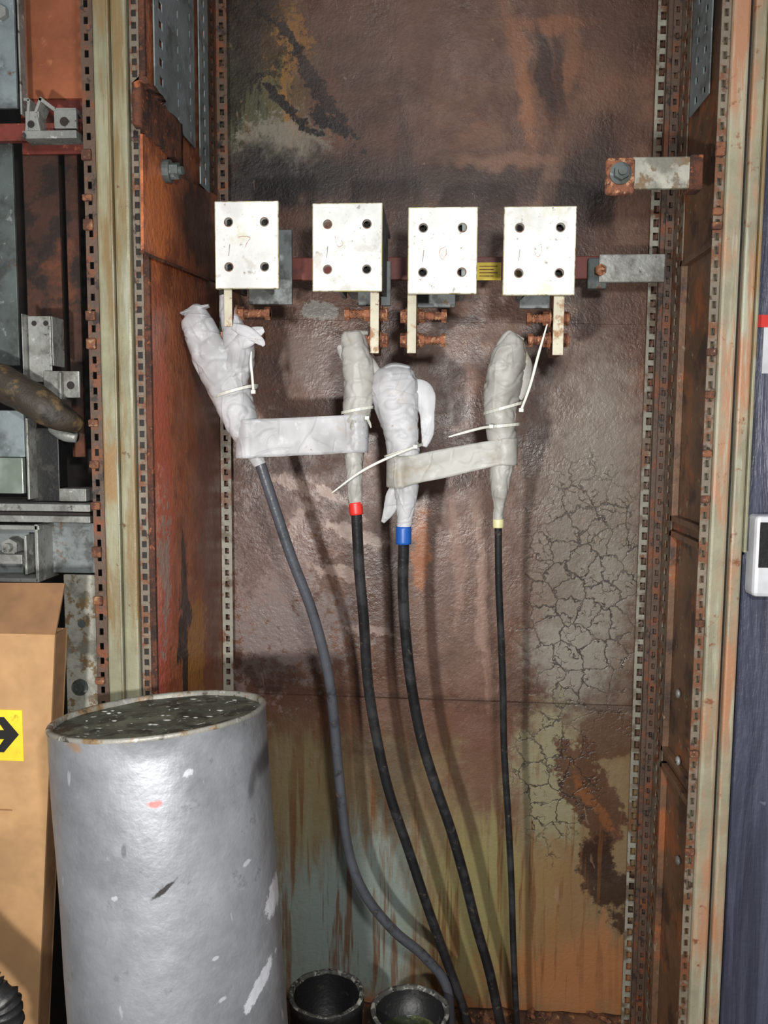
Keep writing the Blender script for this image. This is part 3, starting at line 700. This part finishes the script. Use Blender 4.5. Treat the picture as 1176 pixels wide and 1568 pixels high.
def zip_tie(ring, r, head, tail, par):
    c = W(ring[0], ring[1], CY0); n = 24
    V = []; Fc = []
    for i in range(n):
        a = 2*math.pi*i/n; tl = ring[2]
        for (dr, dz) in ((0, -.0022), (.0012, -.0022), (.0012, .0022), (0, .0022)):
            V.append(c+Vector(((r+dr)*math.cos(a), (r+dr)*math.sin(a), dz+tl*math.cos(a)*r)))
    for i in range(n):
        j = (i+1) % n
        for k in range(4): Fc.append((i*4+k, j*4+k, j*4+(k+1) % 4, i*4+(k+1) % 4))
    mesh_obj('cable_tie_loop', V, Fc, m_tie, par)
    h = W(head[0], head[1], CY0-r-.001)
    box('cable_tie_head', h-Vector((.0035, .003, .003)), h+Vector((.0035, .003, .003)), m_tie, par, .0008)
    P = [tuple(h)+(.0021,)]+[tuple(W(x, y, CY0-r-.003-.01*(i+1)/len(tail)))+(.0021,) for i, (x, y) in enumerate(tail)]
    l = P[-1]; P[-1] = l[:3]+(.001,)
    tube('cable_tie_tail', P, m_tie, par, 8, 6, flat=(1, .45))
zip_tie((618, 690, .35), .029, (636, 684), [(590, 703), (550, 724), (508, 755)], e3)
zip_tie((767, 652, .1), .028, (752, 653), [(735, 656), (712, 662), (687, 669)], e4)
zip_tie((770, 625, .3), .029, (798, 628), [(812, 590), (824, 545), (838, 496)], e4)
zip_tie((362, 600, .3), .033, (388, 600), [(386, 575), (384, 555), (385, 538)], e1)
zip_tie((547, 628, .2), .024, (562, 640), [(566, 648), (568, 655)], e2)

# ------------------------------------------------------------------ drum
DY = -.62
dc = W(244, 1091, DY); DR = .1295
dr = empty('metal_drum')
tilt = Matrix.Rotation(math.radians(-5.0), 4, 'Y') @ Matrix.Rotation(math.radians(-6.0), 4, 'X')
Hh = (dc.z-.018)/math.cos(math.radians(7.8))
prof = [(0, -Hh), (DR-.004, -Hh), (DR, -Hh+.004)]
for k in range(1, 40): prof.append((DR, -Hh+.004+(Hh-.012)*k/40))
prof += [(DR, -.006), (DR+.001, -.004), (DR+.0012, -.001), (DR, .0008), (DR-.004, .0008), (DR-.0055, -.001), (DR-.006, -.008)]
V = []; Fc = []; n = 96
for i, (r, z) in enumerate(prof):
    for j in range(n):
        a = 2*math.pi*j/n; rr = r
        if 2 < i < 44: rr = r+.0018*mn.noise(Vector((math.cos(a)*2.2, math.sin(a)*2.2, z*7)))
        if i >= 43: rr = r+.0012*mn.noise(Vector((math.cos(a)*3, math.sin(a)*3, 5)))
        V.append(dc+(tilt @ Vector((rr*math.cos(a), rr*math.sin(a), z))))
for i in range(len(prof)-1):
    for j in range(n): Fc.append((i*n+j, i*n+(j+1) % n, (i+1)*n+(j+1) % n, (i+1)*n+j))
o = mesh_obj('drum_body', V, Fc, m_drum, dr, True)
o.data.materials.append(m_rimm)
for k, pg in enumerate(o.data.polygons):
    if k//n >= 43: pg.material_index = 1
V = []; Fc = []; rings = 20
for i in range(rings+1):
    r = (DR-.0055)*i/rings
    for j in range(n):
        a = 2*math.pi*j/n
        zz = -.0055+.0025*mn.noise(Vector((r*math.cos(a)*25, r*math.sin(a)*25, 0)))
        V.append(dc+(tilt @ Vector((r*math.cos(a), r*math.sin(a), zz))))
for i in range(rings):
    for j in range(n): Fc.append((i*n+j, i*n+(j+1) % n, (i+1)*n+(j+1) % n, (i+1)*n+j))
mesh_obj('lid', V, Fc, m_lid, dr, True)
bm = bmesh.new()
for k in range(40):
    a = random.uniform(0, 6.28); r = DR*.9*math.sqrt(random.random())
    c = dc+(tilt @ Vector((r*math.cos(a), r*math.sin(a), -.005)))
    bmesh.ops.create_icosphere(bm, subdivisions=1, radius=random.uniform(.0008, .0028), matrix=Matrix.Translation(c) @ Matrix.Diagonal((random.uniform(.8, 3), 1, .4, 1)))
bm_obj('grit', bm, m_alu, dr, True)

# ------------------------------------------------------------------ pots
def pot(px, py, r, Y, inner, fill):
    e = empty('plastic_pipe_stub'); c = W(px, py, Y); n = 48; h = c.z-.014
    prof = [(r*.90, -h), (r*.96, -.02), (r*.98, -.018), (r, -.012), (r, 0), (r-.003, .002), (r-.007, .001), (r-.009, -.004), (r*.82, -fill)]
    V = []; Fc = []
    for i, (q, z) in enumerate(prof):
        for j in range(n):
            a = 2*math.pi*j/n; k = 1+.015*mn.noise(Vector((math.cos(a)*2, math.sin(a)*2, px)))
            V.append(c+Vector((q*k*math.cos(a), q*k*math.sin(a), z+.003*mn.noise(Vector((math.cos(a)*5, math.sin(a)*5, px)))*(3 < i < 8))))
    for i in range(len(prof)-1):
        for j in range(n): Fc.append((i*n+j, i*n+(j+1) % n, (i+1)*n+(j+1) % n, (i+1)*n+j))
    Fc.append(tuple((len(prof)-1)*n+j for j in range(n)))
    o = mesh_obj('pipe_wall', V, Fc, m_black, e, True)
    o.data.materials.append(m_worn); o.data.materials.append(inner)
    for k, pg in enumerate(o.data.polygons):
        rw = k//n
        if rw in (4, 5, 6): pg.material_index = 1
        if rw >= 8: pg.material_index = 2
pot(500, 1520, .0645, -.27, m_black, .16)
m_murk = weathered('murky_water', (44, 50, 34), [L((80, 84, 56), 30, .55, .06), L((180, 185, 180), 60, .7, .02)], rough=.12, bump=.15)
pot(628, 1546, .067, -.27, m_murk, .05)

# ------------------------------------------------------------------ left bay
bp = box('bay_back_sheet', (-1.3, -.12, 0), (-.425, -.11, TOP), m_dark)
ly = -.30
g = empty('bay_upright_plate')
pbox('upper_plate', -60, -60, 26, 165, ly-.03, .006, m_blue_gray, g)
pbox('upper_plate_edge', 26, -60, 31, 175, ly-.034, .02, m_alu, g)
bm = bmesh.new(); c = W(5, 22, ly-.03); cyl_bm(bm, c, c+Vector((0, -.01, 0)), .010, 6); bm_obj('bolt', bm, m_alu, g)
pbox('lower_plate', -60, 215, 30, 560, ly-.01, .006, m_bay_gray, g)
g = empty('orange_bay_panel')
pbox('sheet', 31, -60, 130, 150, ly+.03, .006, m_orange, g)
pbox('sheet_lower', 31, 150, 130, 235, ly+.034, .006, m_busbar, g)
pbox('rust_sheet', 34, 235, 98, 560, ly+.05, .006, m_bayrust, g)
pbox('rust_edge', 98, 235, 130, 700, ly+.06, .006, m_bayrust, g)
g = empty('bay_busbar')
pbox('red_bar', -60, 190, 125, 214, ly-.035, .012, m_busbar, g)
bm = bmesh.new()
def quad_strip(bm, pts, Y, w, th):
    P = [W(x, y, Y) for x, y in pts]
    for a, b in zip(P[:-1], P[1:]):
        d = (b-a).normalized(); nrm = Vector((-d.z, 0, d.x))*th/2
        vs = []
        for yy in (0, w):
            for q, s in ((a, 1), (b, 1), (b, -1), (a, -1)): vs.append(bm.verts.new(q+nrm*s+Vector((0, yy, 0))))
        for f in ((0, 1, 2, 3), (7, 6, 5, 4), (0, 4, 5, 1), (1, 5, 6, 2), (2, 6, 7, 3), (3, 7, 4, 0)): bm.faces.new([vs[i] for i in f])
quad_strip(bm, [(36, 152), (44, 152), (40, 208)], ly-.06, .03, .004)
quad_strip(bm, [(62, 150), (54, 172), (60, 200)], ly-.06, .03, .004)
quad_strip(bm, [(60, 150), (84, 168), (116, 168)], ly-.06, .03, .005)
bm_obj('clamp_folded_tabs', bm, m_alu, g)
pbox('clamp_face', 82, 168, 117, 196, ly-.062, .006, m_alu, g)
pbox('clamp_foot', 34, 200, 117, 211, ly-.064, .03, m_alu, g)
pbox('clamp_left', 38, 170, 60, 200, ly-.058, .006, m_alu, g)
bm = bmesh.new()
for x, y, r in ((98, 186, .0065), (47, 190, .005)):
    c = W(x, y, ly-.0625); cyl_bm(bm, c, c+Vector((0, .001, 0)), r, 20)
bm_obj('bolt_holes', bm, m_dark, g)
g = empty('aluminium_bracket')
pbox('channel_web', 42, 484, 80, 585, ly-.05, .004, m_alu, g)
pbox('channel_flange', 32, 480, 37, 585, ly-.065, .05, m_alu, g)
pbox('channel_flange_r', 78, 484, 82, 560, ly-.06, .04, m_alu, g)
pbox('foot', 66, 568, 122, 609, ly-.06, .005, m_alu, g)
pbox('foot_lip', 88, 570, 94, 612, ly-.07, .02, m_alu, g)
bm = bmesh.new()
for x, y, Y, r in ((52, 495, ly-.0505, .004), (70, 495, ly-.0505, .004), (108, 590, ly-.0605, .006)):
    c = W(x, y, Y); cyl_bm(bm, c, c+Vector((0, .001, 0)), r, 20)
bm_obj('holes', bm, m_dark, g)
g = empty('sooty_cable')
tube('thick_sheath', [tuple(W(x, y, ly-.10+dy))+(r,) for x, y, dy, r in [(-80, 548, 0, .026), (-20, 575, 0, .026), (30, 600, 0, .026), (65, 622, 0, .025), (95, 640, .01, .020), (118, 652, .03, .014)]], m_hose, g, 24, 8, lambda p, a, t, d: 1+.12*mn.noise(Vector((p.x*60, a, p.z*60))))
tube('lug_end', [tuple(W(x, y, ly-.05))+(r,) for x, y, r in ((78, 654, .008), (100, 665, .011), (118, 670, .008))], m_alu, g, 16, 5)
g = empty('switch_housing')
pbox('glass_front', -60, 628, 38, 700, ly-.06, .01, m_blue_gray, g)
m_glass = weathered('greenish_face', (118, 128, 116), [L((150, 158, 150), 8, .56, .1)], rough=.25, bump=.1)
pbox('green_face', -60, 700, 36, 756, ly-.064, .01, m_glass, g)
pbox('side_frame', 38, 640, 46, 765, ly-.066, .03, m_alu, g)
pbox('dark_side', 46, 655, 92, 768, ly-.04, .03, m_black, g)
pbox('base', 90, 748, 132, 768, ly-.05, .04, m_alu, g)
g = empty('steel_shelf_angle')
pbox('top_flange', -80, 770, 138, 784, ly-.075, .12, m_alu, g)
pbox('front_lip', -80, 788, 138, 801, ly-.079, .02, m_alu, g)
pbox('web', -80, 782, 138, 790, ly-.07, .02, m_dark, g)
g = empty('aluminium_channel')
for i, (x0, y0_, x1, y1_, dy) in enumerate(((-60, 803, 60, 812, 0), (52, 803, 60, 892, 0), (-60, 884, 58, 892, 0), (36, 820, 42, 880, .01), (-60, 848, 34, 864, .008))):
    pbox('leg_%d' % i, x0, y0_, x1, y1_, ly-.07+dy, .07, m_alu, g)
pbox('web_back', -60, 805, 55, 890, ly-.02, .005, m_plate, g)
bm = bmesh.new(); c = W(14, 838, ly-.05); cyl_bm(bm, c, c+Vector((0, .03, 0)), .014, 6); cyl_bm(bm, c+Vector((0, -.01, 0)), c, .007, 16); bm_obj('bolt', bm, m_alu, g)
g = empty('bay_lower_plate')
a = W(97, 880, ly-.05); b = W(145, 900, ly-.05)
box('plate', (a.x, ly-.05, 0), (b.x, ly-.044, a.z), m_strap, g)
pbox('plate_upper', 62, 800, 145, 878, ly-.02, .006, m_plate, g)
bm = bmesh.new(); c = W(123, 1052, ly-.05); cyl_bm(bm, c, c+Vector((0, -.008, 0)), .008, 6); cyl_bm(bm, c, c+Vector((0, -.003, 0)), .013, 20)
c = W(125, 955, ly-.05); cyl_bm(bm, c, c+Vector((0, -.001, 0)), .006, 20); bm_obj('bolt', bm, m_bay_gray, g)

# cardboard box
g = empty('cardboard_box'); KY = -.54
a = W(84, 972, KY); xt = a.x; xb = W(58, 1568, KY).x; KD = .035
def slab(name, P4, off, mat, par):
    V = list(P4)+[Vector(p)+Vector(off) for p in P4]
    return mesh_obj(name, V, [(0, 1, 2, 3), (7, 6, 5, 4), (0, 4, 5, 1), (1, 5, 6, 2), (2, 6, 7, 3), (3, 7, 4, 0)], mat, par)
zl = W(58, 1568, KY).z; xf = xt+(xb-xt)*(a.z-.001)/(a.z-zl)
slab('front_panel', [(-.86, KY, .001), (xf, KY, .001), (xt, KY, a.z), (-.86, KY, a.z)], (0, .004, 0), m_card, g)
slab('side_panel', [(xf-.004, KY+.004, .001), (xf-.004, KY+KD, .001), (xt-.004, KY+KD, a.z), (xt-.004, KY+.004, a.z)], (.004, 0, 0), m_flap, g)
slab('back_panel', [(-.86, KY+KD, .001), (xf, KY+KD, .001), (xt, KY+KD, a.z), (-.86, KY+KD, a.z)], (0, .004, 0), m_card, g)
t0 = W(99, 893, KY+KD)
V = [(-.86, KY+.001, a.z), (xt, KY+.001, a.z), (t0.x, KY+KD, t0.z), (-.86, KY+KD, t0.z-.004)]
slab('top_flap', V, (0, .003, -.001), m_flap, g)
box('crease', (-.86, KY-.0006, W(40, 1240, KY).z), (xf, KY, W(40, 1242, KY).z), m_flap, g, 0)
sa, sb = W(-45, 1085, KY), W(37, 1165, KY)
box('yellow_sign_sheet', (sa.x, KY-.0012, sb.z), (sb.x, KY-.0002, sa.z), m_label, g, 0)
ar = [(-38, 1118), (6, 1118), (-8, 1098), (6, 1098), (29, 1125), (6, 1152), (-8, 1152), (6, 1132), (-38, 1132)]
vs = [W(x, y, KY-.0016) for x, y in ar]
mesh_obj('sign_arrow', vs, [tuple(range(len(vs)))[::-1]], m_ink, g)
g = empty('corrugated_hose')
def corr(p, a, t, d): return 1+.12*math.sin(t*240)
tube('hose', [tuple(W(x, y, -.74))+(.02,) for x, y in ((-110, 1430), (-60, 1480), (-12, 1530), (10, 1600))]+[(W(10, 1600, -.74).x+.0, -.74, .03, .02)], m_black, g, 20, 30, corr)

# ------------------------------------------------------------------ right side outside
pn = empty('woodgrain_door')
box('leaf', (.4325, -.40, 0), (1.0, -.37, 2.3), m_panel, pn, .002)
g = empty('wall_socket')
pbox('housing', 1159, 790, 1215, 916, -.44, .038, m_white, g, .006)
pbox('inset', 1165, 800, 1210, 870, -.4415, .002, m_black, g, 0)
g = empty('wall_notice')
pbox('red_strip', 1159, 482, 1230, 501, -.403, .002, m_redp, g, 0)
pbox('white_sheet', 1170, 501, 1230, 572, -.402, .001, m_white, g, 0)

# ------------------------------------------------------------------ lights
def area(name, loc, target, size, power, col):
    d = bpy.data.lights.new(name, 'AREA'); d.energy = power; d.size = size; d.color = col; d.shape = 'DISK'
    o = bpy.data.objects.new(name, d); o.location = loc
    o.rotation_euler = (Vector(target)-Vector(loc)).to_track_quat('-Z', 'Y').to_euler(); link(o)
area('work_lamp', (-.27, -1.64, 1.00), (0.02, 0, 1.0), .05, 15, (1, .98, .95))
area('fill_lamp', (.10, -1.66, 1.34), (0, 0, .55), .08, 11.5, (1, .99, .97))  # fill light added near the camera to lift the drum's shadow on the wall
area('overhead_fill', (.1, -2.0, 2.5), (0, 0, .6), .5, 5, (.94, .97, 1))  # weak soft fill added from above, not a visible fixture
w = bpy.data.worlds.new('world'); scene.world = w; w.use_nodes = True
w.node_tree.nodes['Background'].inputs[0].default_value = (.95, .97, 1, 1)
w.node_tree.nodes['Background'].inputs[1].default_value = .26
